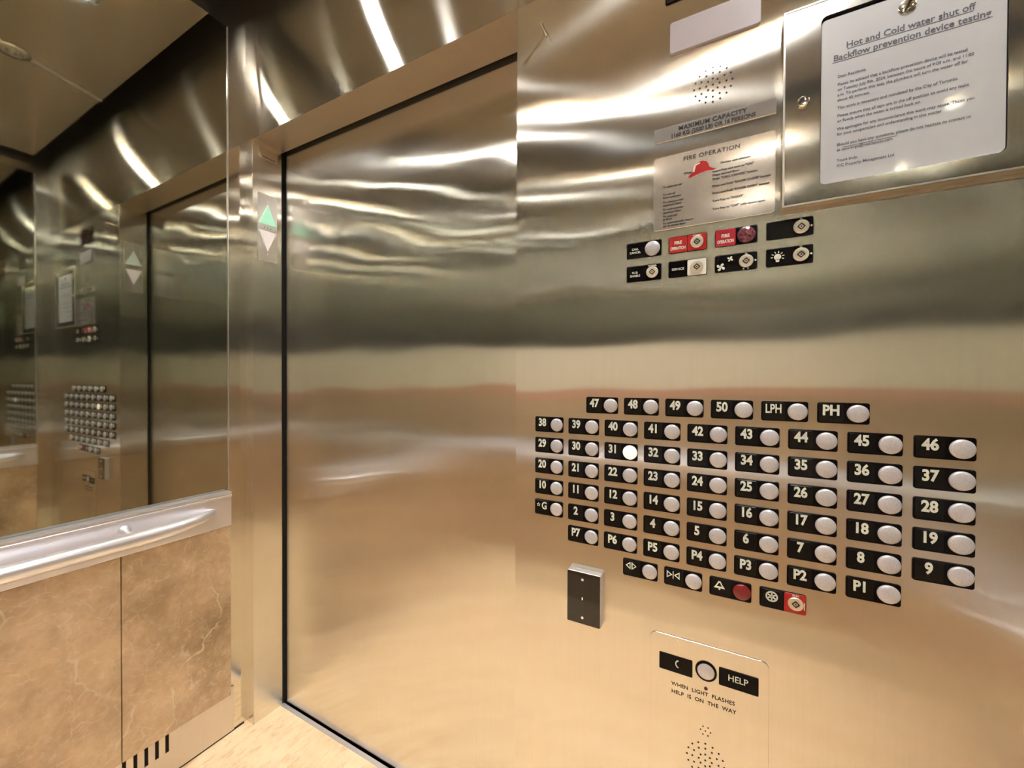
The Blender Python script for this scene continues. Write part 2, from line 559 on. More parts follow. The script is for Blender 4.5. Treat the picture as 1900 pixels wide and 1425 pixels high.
# ================================================================== LAMPS
def downlight(x, y, lit, label):
    t = thing('ceiling_downlight', label, 'ceiling light', (x, y, ZC - 0.001), 'recessed downlights in the elevator ceiling')
    bm = bmesh.new()
    lathe(bm, DOWN, 0, 0, [(0.028, 0.0), (0.050, 0.0), (0.051, 0.003), (0.046, 0.006), (0.031, 0.006), (0.028, 0.002), (0.028, 0.0)], 32)
    finish(bm, 'trim_ring', M['chrome'], t, smooth=True)
    bm = bmesh.new()
    lathe(bm, DOWN, 0, 0, [(0.0, 0.0), (0.0305, 0.0), (0.0305, 0.003), (0.020, 0.006), (0.0, 0.0075)], 32)
    finish(bm, 'lens', M['lens_emit'] if lit else M['lens_off'], t, smooth=True)
    if lit:
        ld = bpy.data.lights.new('beam', 'SPOT')
        ld.energy = SPOT_POWER
        ld.spot_size = math.radians(105)
        ld.spot_blend = 0.8
        ld.shadow_soft_size = 0.03
        ld.color = (1.0, 0.97, 0.93)
        lo_ = bpy.data.objects.new('beam', ld)
        COL.objects.link(lo_); lo_.parent = t; lo_.location = (0, 0, -0.012)


downlight(0.37, -0.33, True, 'lit round downlight in the ceiling corner by the door and the handrail')
downlight(0.37, -0.97, True, 'lit round downlight over the rear end of the handrail')
downlight(1.73, -0.33, True, 'lit round downlight over the floor buttons')
downlight(1.73, -0.97, True, 'lit round downlight in the rear corner opposite the handrail')
downlight(0.955, -0.36, False, 'dull unlit round downlight beside the slanting ceiling joint')
downlight(0.96, -1.06, True, 'lit round downlight in the middle of the rear ceiling')

# ================================================================== HANDRAIL
def handrail(x0, s, label):
    t = thing('handrail', label, 'handrail', (x0 + s * 0.0006, YE, ZB0))
    y0 = -D + 0.06 - YE
    bm = bmesh.new()
    # band section (x, z) with a lipped, grooved top
    sec = [(0, 0), (0.029, 0), (0.0295, 0.001), (0.0295, 0.098), (0.033, 0.100), (0.033, 0.105), (0.0305, 0.107), (0.0305, 0.111), (0.033, 0.113), (0.033, 0.117), (0, 0.117)]
    a = ring(bm, [(s * x, 0, z) for x, z in sec]); b = ring(bm, [(s * x, y0, z) for x, z in sec])
    bridge(bm, a, b); bm.faces.new(a); bm.faces.new(b)
    finish(bm, 'rail_band', M['steel_rail'], t)
    bm = bmesh.new()
    pts = [(0.028, -0.052, 0.064), (0.038, -0.062, 0.063), (0.050, -0.078, 0.061), (0.062, -0.100, 0.059), (0.072, -0.130, 0.057), (0.079, -0.165, 0.056), (0.083, -0.21, 0.055), (0.085, -0.27, 0.055)]
    pts += [(0.085, y0 + 0.25, 0.055), (0.080, y0 + 0.15, 0.056), (0.060, y0 + 0.09, 0.060), (0.028, y0 + 0.05, 0.064)]
    r = [0.005, 0.009, 0.013, 0.016, 0.018, 0.0195, 0.0205, 0.021, 0.021, 0.019, 0.014, 0.005]
    tube(bm, [(s * x, y, z) for x, y, z in pts], r, 20)
    finish(bm, 'grip_bar', M['steel_rail'], t, smooth=True)
    for yb_ in (-0.28, -0.98):
        bm = bmesh.new()
        tube(bm, [(s * 0.029, yb_, 0.072), (s * 0.045, yb_, 0.068), (s * 0.070, yb_, 0.064), (s * 0.080, yb_, 0.060)], [0.016, 0.008, 0.007, 0.010], 14)
        finish(bm, 'bracket', M['steel_rail'], t, smooth=True)


handrail(0.0, 1, 'pale satin steel handrail with grip bar across the marble side wall')
handrail(W, -1, 'satin steel handrail on the side wall beyond the floor buttons, seen only mirrored')
t = thing('handrail', 'straight steel handrail across the back wall, seen only as a bright reflection', 'handrail', (W / 2, -D + 0.0008, ZB0))
bm = bmesh.new(); box(bm, (-W / 2 + 0.05, 0, 0), (W / 2 - 0.05, 0.022, 0.117)); finish(bm, 'rail_band', M['steel_rail'], t)
bm = bmesh.new(); tube(bm, [(-W / 2 + 0.10, 0.03, 0.06), (-W / 2 + 0.16, 0.075, 0.06), (W / 2 - 0.16, 0.075, 0.06), (W / 2 - 0.10, 0.03, 0.06)], [0.014, 0.02, 0.02, 0.014], 16)
finish(bm, 'grip_bar', M['steel_rail'], t, smooth=True)

# ================================================================== FLOOR BUTTONS
PXP, PZP = 0.07943, 0.046775
BX, BZ = 1.2104, 1.1516
PL, PR_ = -0.0524, 0.0148      # plate extent left and right of the push cap centre
mesh_cache = {}


def shared(key, builder, mat, smooth=False):
    if key not in mesh_cache:
        bm = bmesh.new(); builder(bm)
        o = finish(bm, key, mat, smooth=smooth)
        mesh_cache[key] = o.data
        bpy.data.objects.remove(o)
    return mesh_cache[key]


def place(name, me, parent, loc=(0, 0, 0)):
    o = bpy.data.objects.new(name, me)
    COL.objects.link(o); o.parent = parent; o.location = loc
    return o


def b_plate(bm): slab(bm, FRONT, rr_outline(PL, -0.0171, PR_, 0.0171, 0.0035), -0.0005, 0.0016, 0.0004)
def b_tile(bm): slab(bm, FRONT, rr_outline(PL + 0.0022, -0.0150, PL + 0.0345, 0.0150, 0.002), 0.0016, 0.0024, 0.0004)
def b_cap(bm): lathe(bm, FRONT, 0, 0, [(0.0142, 0.0012), (0.0142, 0.0030), (0.0136, 0.0042), (0.0110, 0.0054), (0.0070, 0.0062), (0.003, 0.0065), (0.0, 0.0066)], 32)
def b_bezel(bm): lathe(bm, FRONT, 0, 0, [(0.0150, 0.0015), (0.0150, 0.0022), (0.0144, 0.0022), (0.0144, 0.0015)], 32)


BR = {c: d for c, d in zip('1234567890', ('1', '12', '14', '145', '15', '124', '1245', '125', '24', '245'))}
BR.update({'#': '3456', 'P': '1234', 'H': '125', 'L': '123', 'G': '1245', '*': '35', 'O': '135', 'C': '14', 'A': '1', 'S': '234'})


def braille(bm, chars, cu, cv, w):
    step, d = 0.0048, 0.0019
    u = cu - step * (len(chars) - 1) / 2
    for ch in chars:
        for dot in BR[ch]:
            k = int(dot) - 1
            lathe(bm, FRONT, u + (k // 3) * d - d / 2, cv - (k % 3) * d + d, [(0.00065, w), (0.0005, w + 0.0004), (0.0, w + 0.0005)], 8)
        u += step


def star(bm, fr, cu, cv, r, w):
    out = [(cu + r * (1 if k % 2 == 0 else 0.45) * math.sin(k * math.pi / 5), cv + r * (1 if k % 2 == 0 else 0.45) * math.cos(k * math.pi / 5)) for k in range(10)]
    inn = [(cu + (u - cu) * 0.55, cv + (v - cv) * 0.55) for u, v in out]
    slab_hole(bm, fr, out, inn, w - 0.0002, w)


def floor_button(x, z, txt, cap='cap', label=None, group='floor buttons on the steel operating panel'):
    lit = cap == 'cap_lit'
    lb = label or f"black floor button plate reading {'star G' if txt == '*G' else txt} with {'glowing cream' if lit else 'grey'} round cap"
    t = thing('floor_button', lb, 'elevator button', (x, -0.0002, z), group)
    place('button_plate', shared('button_plate', b_plate, M['black_plate']), t)
    place('tactile_tile', shared('tactile_tile', b_tile, M['black_tile']), t)
    place('push_cap', shared('push_cap_' + cap, b_cap, M[cap], True), t)
    bm = bmesh.new()
    cu = PL + 0.0180
    body = txt
    if txt == '*G':
        star(bm, FRONT, cu - 0.0085, 0.0050, 0.0050, 0.0028)
        text_bm(bm, FRONT, 'G', cu + 0.0055, -0.0034, 0.0225, 0, 0.0028, bold=0.028, sx=0.78)
    elif txt == 'LPH':
        text_bm(bm, FRONT, txt, cu, -0.0030, 0.0215, 0, 0.0028, bold=0.025, sx=0.66)
    else:
        text_bm(bm, FRONT, body, cu, -0.0034, 0.0232, 0, 0.0028, bold=0.040, sx=0.80)
    finish(bm, 'numeral', M['white_ink'], t)
    bm = bmesh.new()
    chars = txt if txt[0] in 'LPH*' and not any(c.isdigit() for c in txt) else ('P#' + txt[1:] if txt[0] == 'P' else '#' + txt)
    braille(bm, chars, cu, -0.0095, 0.0022)
    finish(bm, 'braille', M['black_tile'], t)
    return t


ROWS = {0: ['38', '39', '40', '41', '42', '43', '44', '45', '46'],
        1: ['29', '30', '31', '32', '33', '34', '35', '36', '37'],
        2: ['20', '21', '22', '23', '24', '25', '26', '27', '28'],
        3: ['10', '11', '12', '14', '15', '16', '17', '18', '19'],
        4: ['*G', '2', '3', '4', '5', '6', '7', '8', '9'],
        5: [None, 'P7', 'P6', 'P5', 'P4', 'P3', 'P2', 'P1', None]}
for j, row in ROWS.items():
    for i, tx in enumerate(row):
        if tx:
            floor_button(BX + i * PXP, BZ - j * PZP, tx, 'cap_lit' if tx == '31' else 'cap')
for i, tx in enumerate(['47', '48', '49', '50', 'LPH', 'PH']):
    floor_button(BX + (i + 1.5) * PXP, BZ + PZP, tx)


# ---- door and alarm row
def b_keyface(bm):
    lathe(bm, FRONT, 0, 0, [(0.0112, 0.0014), (0.0112, 0.0040), (0.0104, 0.0048), (0.0060, 0.0048), (0.0058, 0.0042), (0.0, 0.0042)], 30)
def b_keyway(bm):
    out = [(0.0060 * math.cos(k * math.pi / 2), 0.0060 * math.sin(k * math.pi / 2)) for k in range(4)]
    inn = [(u * 0.62, v * 0.62) for u, v in out]
    slab_hole(bm, FRONT, out, inn, 0.0042, 0.0050)
    lathe(bm, FRONT, 0.0, 0, [(0.0012, 0.0042), (0.0012, 0.0050), (0, 0.0050)], 10)


def icon_tri(bm, pts, w, hollow=0.0):
    if hollow:
        cu = sum(p[0] for p in pts) / len(pts); cv = sum(p[1] for p in pts) / len(pts)
        slab_hole(bm, FRONT, pts, [(cu + (u - cu) * hollow, cv + (v - cv) * hollow) for u, v in pts], w - 0.0003, w)
    else:
        slab(bm, FRONT, pts, w - 0.0003, w)


def control_button(k, cap, label, icon):
    x, z = BX + (k + 2.5) * PXP, BZ - 6 * PZP
    t = thing('door_button' if k < 2 else 'alarm_button', label, 'elevator button', (x, -0.0002, z), 'door and alarm controls under the floor buttons')
    place('button_plate', shared('button_plate', b_plate, M['black_plate']), t)
    place('tactile_tile', shared('tactile_tile', b_tile, M['black_tile']), t)
    place('push_cap', shared('push_cap_' + cap, b_cap, M[cap], True), t)
    bm = bmesh.new(); icon(bm, PL + 0.0165, 0.0045); finish(bm, 'symbol', M['white_ink'], t)
    bm = bmesh.new(); braille(bm, 'OPC', PL + 0.018, -0.0098, 0.0022); finish(bm, 'braille', M['black_tile'], t)


def ic_open(bm, u, v):
    w = 0.0028
    icon_tri(bm, [(u - 0.0105, v), (u - 0.0018, v - 0.0075), (u - 0.0018, v + 0.0075)], w, 0.55)
    icon_tri(bm, [(u + 0.0105, v), (u + 0.0018, v - 0.0075), (u + 0.0018, v + 0.0075)], w, 0.55)
    slab(bm, FRONT, rr_outline(u - 0.0006, v - 0.007, u + 0.0006, v + 0.007, 0), w - 0.0003, w)
def ic_close(bm, u, v):
    w = 0.0028
    icon_tri(bm, [(u - 0.0015, v), (u - 0.0115, v - 0.0070), (u - 0.0115, v + 0.0070)], w, 0.55)
    icon_tri(bm, [(u + 0.0015, v), (u + 0.0115, v - 0.0070), (u + 0.0115, v + 0.0070)], w, 0.55)
    slab(bm, FRONT, rr_outline(u - 0.0008, v - 0.0072, u + 0.0008, v + 0.0072, 0), w - 0.0003, w)
def ic_bell(bm, u, v):
    w = 0.0028
    pts = [(u - 0.0090, v - 0.0060), (u + 0.0090, v - 0.0060), (u + 0.0042, v + 0.0015), (u + 0.0018, v + 0.0068), (u - 0.0018, v + 0.0068), (u - 0.0042, v + 0.0015)]
    icon_tri(bm, pts, w, 0.5)
    lathe(bm, FRONT, u, v - 0.0076, [(0.0016, w - 0.0003), (0.0016, w), (0, w)], 10)


control_button(0, 'cap', 'black door-open button with outward triangles and grey cap', ic_open)
control_button(1, 'cap', 'black door-close button with inward triangles and grey cap', ic_close)
control_button(2, 'cap_red', 'black alarm button with a bell symbol and dark red cap', ic_bell)

# emergency stop key switch
x, z = BX + 5.5 * PXP, BZ - 6 * PZP
t = thing('key_switch', 'half black, half red stop key switch in the lowest button row', 'key switch', (x, -0.0002, z))
place('button_plate', shared('button_plate', b_plate, M['black_plate']), t)
place('tactile_tile', shared('tactile_tile', b_tile, M['black_tile']), t)
bm = bmesh.new(); slab(bm, FRONT, rr_outline(-0.0165, -0.0164, 0.0141, 0.0164, 0.003), 0.0012, 0.0022, 0.0003); finish(bm, 'red_plate', M['red'], t)
fc = place('key_face', shared('key_face', b_keyface, M['brass_key'], True), t)
place('keyway', shared('keyway', b_keyway, M['black_ink']), fc)
text_obj('lettering', FRONT, 'RUN', 0, 0.0122, 0.0045, 0.0026, M['white_ink'], t, bold=0.02)
bm = bmesh.new()
for k in range(5):
    slab(bm, FRONT, rr_outline(0.0116, -0.008 + k * 0.0026, 0.0130, -0.0062 + k * 0.0026, 0), 0.0022, 0.0026)
finish(bm, 'side_lettering', M['white_ink'], t)
bm = bmesh.new()
u0, v0 = PL + 0.018, 0.0040
lathe(bm, FRONT, u0, v0, [(0.0092, 0.0024), (0.0092, 0.0028), (0.0068, 0.0028), (0.0068, 0.0024)], 24)
for a in (30, 90, 150):
    ca, sa = math.cos(math.radians(a)), math.sin(math.radians(a))
    q = [(u0 + ca * 0.008 * i - sa * 0.0011 * j, v0 + sa * 0.008 * i + ca * 0.0011 * j) for i, j in ((-1, -1), (1, -1), (1, 1), (-1, 1))]
    slab(bm, FRONT, q, 0.0024, 0.0028)
finish(bm, 'symbol', M['white_ink'], t)
bm = bmesh.new(); braille(bm, 'SOP', PL + 0.018, -0.0100, 0.0022); finish(bm, 'braille', M['black_tile'], t)

# ================================================================== SERVICE SWITCHES
MZ = (1.5108, 1.4640)
MG = 'service switches under the fire instructions'


def m_plate(bm): slab(bm, FRONT, rr_outline(-0.0335, -0.0158, 0.0335, 0.0158, 0.0032), -0.0004, 0.0014, 0.0004)


def service(i, j, name, cat, label, build):
    t = thing(name, label, cat, (1.3935 + i * 0.0799, -0.0002, MZ[j]), MG)
    place('switch_plate', shared('switch_plate', m_plate, M['black_plate']), t)
    build(t)


def key(t, u=0.0165, v=0.0, dot=True):
    fc = place('key_face', shared('key_face', b_keyface, M['brass_key'], True), t, (u, 0, v))
    place('keyway', shared('keyway', b_keyway, M['black_ink']), fc)
    if dot:
        bm = bmesh.new(); lathe(bm, FRONT, u + 0.0142, v, [(0.0015, 0.0012), (0.0015, 0.0018), (0, 0.0018)], 10)
        slab_hole(bm, FRONT, rr_outline(u - 0.0015, v + 0.0122, u + 0.0015, v + 0.0144, 0), rr_outline(u - 0.0011, v + 0.0126, u + 0.0011, v + 0.0140, 0), 0.0012, 0.0017)
        finish(bm, 'position_mark', M['white_ink'], t)


def s_callcancel(t):
    bm = bmesh.new()
    text_bm(bm, FRONT, 'CALL', -0.0165, 0.0008, 0.0056, 0, 0.0018, bold=0.02)
    text_bm(bm, FRONT, 'CANCEL', -0.0165, -0.0058, 0.0056, 0, 0.0018, bold=0.02)
    finish(bm, 'lettering', M['white_ink'], t)
    place('push_cap', shared('push_cap_cap', b_cap, M['cap'], True), t, (0.0165, 0, 0))
def s_firekey(t):
    bm = bmesh.new(); slab(bm, FRONT, rr_outline(-0.0324, -0.0148, -0.0004, 0.0148, 0.0022), 0.0012, 0.0018); finish(bm, 'red_plate', M['red'], t)
    bm = bmesh.new(); slab(bm, FRONT, rr_outline(0.0004, -0.0148, 0.0324, 0.0148, 0.0022), 0.0012, 0.0018); finish(bm, 'red_plate', M['red'], t)
    bm = bmesh.new()
    text_bm(bm, FRONT, 'FIRE', -0.0164, 0.0005, 0.0086, 0, 0.0022, bold=0.03, sx=0.85)
    text_bm(bm, FRONT, 'OPERATION', -0.0164, -0.0095, 0.0080, 0, 0.0022, bold=0.03, sx=0.60)
    text_bm(bm, FRONT, 'NORMAL', 0.0165, 0.0113, 0.0036, 0, 0.0022, bold=0.02)
    finish(bm, 'lettering', M['white_ink'], t)
    key(t, dot=False)
def s_firelamp(t):
    bm = bmesh.new(); slab(bm, FRONT, rr_outline(-0.0324, -0.0148, -0.0004, 0.0148, 0.0022), 0.0012, 0.0018); finish(bm, 'red_plate', M['red_deep'], t)
    bm = bmesh.new()
    text_bm(bm, FRONT, 'FIRE', -0.0164, 0.0005, 0.0086, 0, 0.0022, bold=0.03, sx=0.85)
    text_bm(bm, FRONT, 'OPERATION', -0.0164, -0.0095, 0.0080, 0, 0.0022, bold=0.03, sx=0.60)
    finish(bm, 'lettering', M['white_ink'], t)
    bm = bmesh.new(); lathe(bm, FRONT, 0.0165, 0, [(0.0142, 0.0012), (0.0142, 0.0035), (0.0125, 0.0062), (0.008, 0.0086), (0.0, 0.0096)], 16)
    finish(bm, 'jewel_lens', M['jewel'], t)
def s_blank(t): key(t)
def s_his(t):
    bm = bmesh.new()
    text_bm(bm, FRONT, 'H.I.S.', -0.0165, 0.0010, 0.0056, 0, 0.0018, bold=0.02)
    text_bm(bm, FRONT, 'ENABLE', -0.0165, -0.0056, 0.0056, 0, 0.0018, bold=0.02)
    text_bm(bm, FRONT, 'NORMAL', 0.0165, 0.0118, 0.0038, 0, 0.0018, bold=0.02)
    finish(bm, 'lettering', M['white_ink'], t); key(t, dot=False)
def s_service(t):
    text_obj('lettering', FRONT, 'SERVICE', -0.0165, -0.0020, 0.0060, 0.0018, M['white_ink'], t, bold=0.02)
    bm = bmesh.new(); slab(bm, FRONT, rr_outline(0.0004, -0.0148, 0.0324, 0.0148, 0.0022), 0.0012, 0.0018); finish(bm, 'white_plate', M['white_enamel'], t)
    key(t, dot=False)
def fan_icon(bm, u, v, s):
    for k in range(4):
        a = math.radians(45 + 90 * k)
        ca, sa = math.cos(a), math.sin(a)
        q = [(0.0, 0.0), (0.15, 0.28), (0.5, 0.48), (0.85, 0.42), (1.0, 0.12), (0.8, -0.12), (0.45, -0.06)]
        slab(bm, FRONT, [(u + s * (x * ca - y * sa), v + s * (x * sa + y * ca)) for x, y in q], 0.0013, 0.0018)
def s_fan(t):
    bm = bmesh.new(); fan_icon(bm, -0.0235, -0.0060, 0.0075); fan_icon(bm, -0.0085, 0.0072, 0.0050)
    for u in (0.0125, 0.0195):
        lathe(bm, FRONT, u, -0.0130, [(0.0014, 0.0012), (0.0014, 0.0018), (0, 0.0018)], 8)
    finish(bm, 'symbol', M['white_ink'], t); key(t)
def s_light(t):
    bm = bmesh.new()
    lathe(bm, FRONT, -0.0165, 0.0005, [(0.0052, 0.0012), (0.0052, 0.0018), (0, 0.0018)], 18)
    slab(bm, FRONT, rr_outline(-0.0190, -0.0080, -0.0140, -0.0030, 0.0006), 0.0012, 0.0018)
    for k in range(7):
        a = math.radians(-22 + 34 * k + 0)
        ca, sa = math.cos(a), math.sin(a)
        slab(bm, FRONT, [(-0.0165 + ca * r - sa * h, 0.0005 + sa * r + ca * h) for r, h in ((0.0068, -0.0006), (0.0100, -0.0006), (0.0100, 0.0006), (0.0068, 0.0006))], 0.0012, 0.0018)
    finish(bm, 'symbol', M['white_ink'], t); key(t)


service(0, 0, 'call_cancel_button', 'elevator button', 'black call cancel plate with faceted silver button, upper left of the service switches', s_callcancel)
service(1, 0, 'key_switch', 'key switch', 'red fire operation plate with a key switch', s_firekey)
service(2, 0, 'fire_indicator', 'indicator light', 'crimson fire operation plate with a dark red jewel lamp', s_firelamp)
service(3, 0, 'key_switch', 'key switch', 'black key switch without any symbol, just below the notice box', s_blank)
service(0, 1, 'key_switch', 'key switch', 'black key switch marked ENABLE, under the call cancel plate', s_his)
service(1, 1, 'key_switch', 'key switch', 'key switch with white square surround marked SERVICE', s_service)
service(2, 1, 'key_switch', 'key switch', 'black key switch with two white fan symbols', s_fan)
service(3, 1, 'key_switch', 'key switch', 'black key switch with a white light bulb symbol', s_light)

# ================================================================== SIGNS ON THE PANEL
def simple(name, build, mat, label, cat, loc, smooth=False, group=None):
    bm = bmesh.new(); build(bm)
    return tag(finish(bm, name, mat, None, loc, smooth), label, cat, group)


# capacity plate
t = thing('capacity_plate', 'narrow polished steel plate engraved with the maximum capacity', 'sign', (1.5125, -0.0003, 1.7265))
bm = bmesh.new(); slab(bm, FRONT, rr_outline(-0.1005, -0.0135, 0.1005, 0.0135, 0.0006), 0, 0.0016, 0.0004); finish(bm, 'plate', M['plate_polished'], t)
text_obj('lettering', FRONT, 'MAXIMUM CAPACITY', 0, 0.0015, 0.0108, 0.0019, M['black_ink'], t, bold=0.035, spacing=1.1)
text_obj('lettering', FRONT, '1160 KG (2500 LB) OR 16 PERSONS', 0, -0.0095, 0.0104, 0.0019, M['black_ink'], t, bold=0.03, spacing=1.02, sx=0.86)

# fire operation plate
t = thing('fire_instruction_plate', 'polished steel plate headed FIRE OPERATION with a red fire hat', 'sign', (1.5120, -0.0003, 1.6135))
bm = bmesh.new(); slab(bm, FRONT, rr_outline(-0.1005, -0.0705, 0.1005, 0.0705, 0.006), 0, 0.0016, 0.0004); finish(bm, 'plate', M['plate_polished'], t)
text_obj('heading', FRONT, 'FIRE OPERATION', 0.0, 0.0540, 0.0112, 0.0019, M['black_ink'], t, bold=0.008, spacing=1.12)
hat = [(-0.024, -0.013), (-0.021, -0.009), (-0.0165, -0.006), (-0.0165, 0.001), (-0.0125, 0.0075), (-0.006, 0.0115), (0.001, 0.0125), (0.0065, 0.010), (0.0100, 0.005), (0.0120, -0.002), (0.0175, -0.0055), (0.0235, -0.0075), (0.018, -0.009), (0.008, -0.0075), (-0.004, -0.0095), (-0.014, -0.0125), (-0.021, -0.0148)]
bm = bmesh.new(); slab(bm, FRONT, [(u - 0.014, v + 0.0340) for u, v in hat], 0.0014, 0.0020); finish(bm, 'red_hat_symbol', M['red'], t)
bm = bmesh.new(); slab(bm, FRONT, [(-0.0302, 0.0290), (-0.0275, 0.0290), (-0.0250, 0.0400), (-0.0180, 0.0425), (-0.0180, 0.0445), (-0.0260, 0.0420), (-0.0295, 0.0360)], 0.0020, 0.0022); finish(bm, 'white_hat_band', M['white_enamel'], t)
fire_l = [(-0.046, 0.028, 'When'), (-0.083, 0.0100, 'To operate car'), (-0.083, -0.0045, 'To cancel'), (-0.083, -0.0105, 'floor selection'),
          (-0.083, -0.0195, 'To close power-'), (-0.083, -0.0255, 'operated door'), (-0.083, -0.0335, 'To open power-'), (-0.083, -0.0395, 'operated door'),
          (-0.083, -0.0470, 'To hold car'), (-0.083, -0.0525, 'at floor'), (-0.083, -0.0600, 'To automatically return'), (-0.083, -0.0655, 'car to street floor')]
fire_r = [(0.016, 0.033, 'Flashes, exit elevator'), (0.003, 0.020, 'Insert Key and turn to "ON"'), (0.003, 0.013, 'Press desired floor'), (0.003, 0.006, 'Press "CALL CANCEL" button'),
          (0.003, -0.0070, 'Press and hold "DOOR CLOSE" button'), (0.003, -0.0200, 'Press and hold "DOOR OPEN" button'), (0.003, -0.0340, 'Turn Key to "HOLD"'), (0.003, -0.0490, 'Turn Key to "OFF" with doors open')]
bm = bmesh.new()
for u, v, s in fire_l + fire_r:
    text_bm(bm, FRONT, s, u, v, 0.0056, 0, 0.0019, align='LEFT', bold=0.03)
finish(bm, 'lettering', M['black_ink'], t)

# loudspeaker perforations
def perforation(bm):
    for r, cnt in ((0, 1), (0.011, 8), (0.0221, 12), (0.0315, 16)):
        for k in range(cnt):
            a = 2 * math.pi * k / cnt
            lathe(bm, FRONT, r * math.cos(a), r * math.sin(a), [(0.0017, -0.0002), (0.0017, 0.0003), (0, 0.0003)], 8)
simple('speaker_grille', perforation, M['dark_gap'], 'round pattern of small black speaker holes above the capacity plate', 'speaker grille', (1.5143, 0, 1.7962))

# indicator lens, display
simple('indicator_lens', lambda b: slab(b, FRONT, rr_outline(-0.0745, -0.0298, 0.0745, 0.0298, 0.005), 0, 0.0045, 0.001), M['lightbox'],
       'blank pale grey rectangular lens above the speaker holes', 'indicator panel', (1.5143, -0.0003, 1.9055))
t = thing('floor_display', 'black floor display at the top edge above the pale lens', 'display', (1.514, -0.0003, 2.018))
bm = bmesh.new(); slab(bm, FRONT, rr_outline(-0.081, -0.040, 0.081, 0.040, 0.002), 0, 0.003, 0.0006); finish(bm, 'display_glass', M['screen'], t)
bm = bmesh.new(); slab_hole(bm, FRONT, rr_outline(-0.083, -0.042, 0.083, 0.042, 0.003), rr_outline(-0.0808, -0.0398, 0.0808, 0.0398, 0.002), 0, 0.002); finish(bm, 'bezel', M['black_plate'], t)

# pin sticking out of the panel
bm = bmesh.new()
tube(bm, [(0, 0, 0), (0, -0.006, 0.0), (0, -0.022, 0.001), (0.0003, -0.028, 0.0016)], [0.0055, 0.0034, 0.0032, 0.0048], 12)
tag(finish(bm, 'metal_peg', M['chrome'], None, (1.1795, -0.0002, 2.024), True), 'small metal peg sticking out high on the panel near the door', 'peg')

# ---- notice box
t = thing('notice_box', 'polished steel notice box with a keyed door framing a paper notice', 'notice board', (1.7755, -0.0003, 1.7035))
hw, hh, dp = 0.1545, 0.1620, 0.018
bm = bmesh.new()
inner = rr_outline(-0.1040, -0.1350, 0.1040, 0.1345, 0.008)
slab_hole(bm, FRONT, rr_outline(-hw, -hh, hw, hh, 0.001), inner, 0, dp)
finish(bm, 'box_body', M['box_steel'], t)
bm = bmesh.new()
slab_hole(bm, FRONT, rr_outline(-hw, -hh, hw, hh, 0.0005, 5), rr_outline(-hw + 0.0026, -hh + 0.0026, hw - 0.0026, hh - 0.0026, 0.0005, 5), dp, dp + 0.0012)
finish(bm, 'raised_edge', M['steel_trim'], t)
bm = bmesh.new(); slab(bm, FRONT, inner, 0.0002, 0.0035); finish(bm, 'window_back', M['dark_gap'], t)
bm = bmesh.new()
lathe(bm, FRONT, -0.1270, 0.0060, [(0.0085, dp - 0.001), (0.0085, dp + 0.003), (0.0070, dp + 0.0045), (0.0050, dp + 0.0040), (0.0, dp + 0.0042)], 24)
lk = finish(bm, 'lock', M['chrome'], t, smooth=True)
bm = bmesh.new(); slab(bm, FRONT, rr_outline(-0.1280, 0.0030, -0.1260, 0.0080, 0.0008), dp + 0.0042, dp + 0.0047)
lathe(bm, FRONT, -0.1270, 0.0080, [(0.0017, dp + 0.0042), (0.0017, dp + 0.0047), (0, dp + 0.0047)], 10); finish(bm, 'keyhole', M['black_ink'], lk)

# the sheet of paper behind film
NOTICE = [(0.0300, 'Dear Residents,'), None,
          'Please be advised that a backflow prevention device will be tested',
          'on Tuesday July 9th, 2024, between the hours of 9:00 a.m. and 11:00',
          'a.m. To perform this test, the plumbers will turn the water off for',
          'about 45 minutes.', None,
          'This work is necessary and mandated by the City of Toronto.', None,
          'Please ensure that all taps are in the off position to avoid any leaks',
          'or floods when the water is turned back on.', None,
          'We apologize for any inconvenience this work may cause. Thank you',
          'for your cooperation and understanding in this matter.', None, None,
          'Should you have any questions, please do not hesitate to contact us',
          'at concierge@residences.com', None, None,
          'Yours truly,', 'ICC Property Management Ltd.']
t = thing('paper_notice', 'white letter about a hot and cold water shut off in the steel box', 'notice', (1.7755, -0.0003, 1.7035))
bm = bmesh.new(); slab(bm, FRONT, rr_outline(-0.1030, -0.1340, 0.1030, 0.1290, 0.007), 0.0150, 0.0158); finish(bm, 'sheet', M['paper'], t)
bm = bmesh.new()
text_bm(bm, FRONT, 'Hot and Cold water shut off', 0.0, 0.0750, 0.0135, 0, 0.0161, bold=0.018, sx=0.92)
text_bm(bm, FRONT, 'Backflow prevention device testing', 0.0, 0.0590, 0.0135, 0, 0.0161, bold=0.018, sx=0.92)
slab(bm, FRONT, rr_outline(-0.0700, 0.0728, 0.0700, 0.0734, 0), 0.0158, 0.0161)
slab(bm, FRONT, rr_outline(-0.0890, 0.0566, 0.0890, 0.0572, 0), 0.0158, 0.0161)
finish(bm, 'heading', M['grey_ink'], t)
bm = bmesh.new()
v = 0.0310
for ln in NOTICE:
    if ln is None:
        v -= 0.0042
        continue
    if isinstance(ln, tuple):
        ln = ln[1]
    text_bm(bm, FRONT, ln, -0.0820, v, 0.0064, 0, 0.0161, align='LEFT', bold=0.015, sx=0.86)
    v -= 0.0083
slab(bm, FRONT, rr_outline(-0.075, -0.0805, -0.010, -0.0801, 0), 0.0158, 0.0161)
finish(bm, 'lettering', M['grey_ink'], t)
bm = bmesh.new(); lathe(bm, FRONT, 0.0, 0.1090, [(0.0105, 0.0158), (0.0105, 0.0168), (0.0090, 0.0176), (0, 0.0178)], 28)
tag(finish(bm, 'round_magnet', M['chrome'], None, (1.7755, -0.0003, 1.7035), True), 'round silver magnet at the top centre of the paper notice', 'magnet')

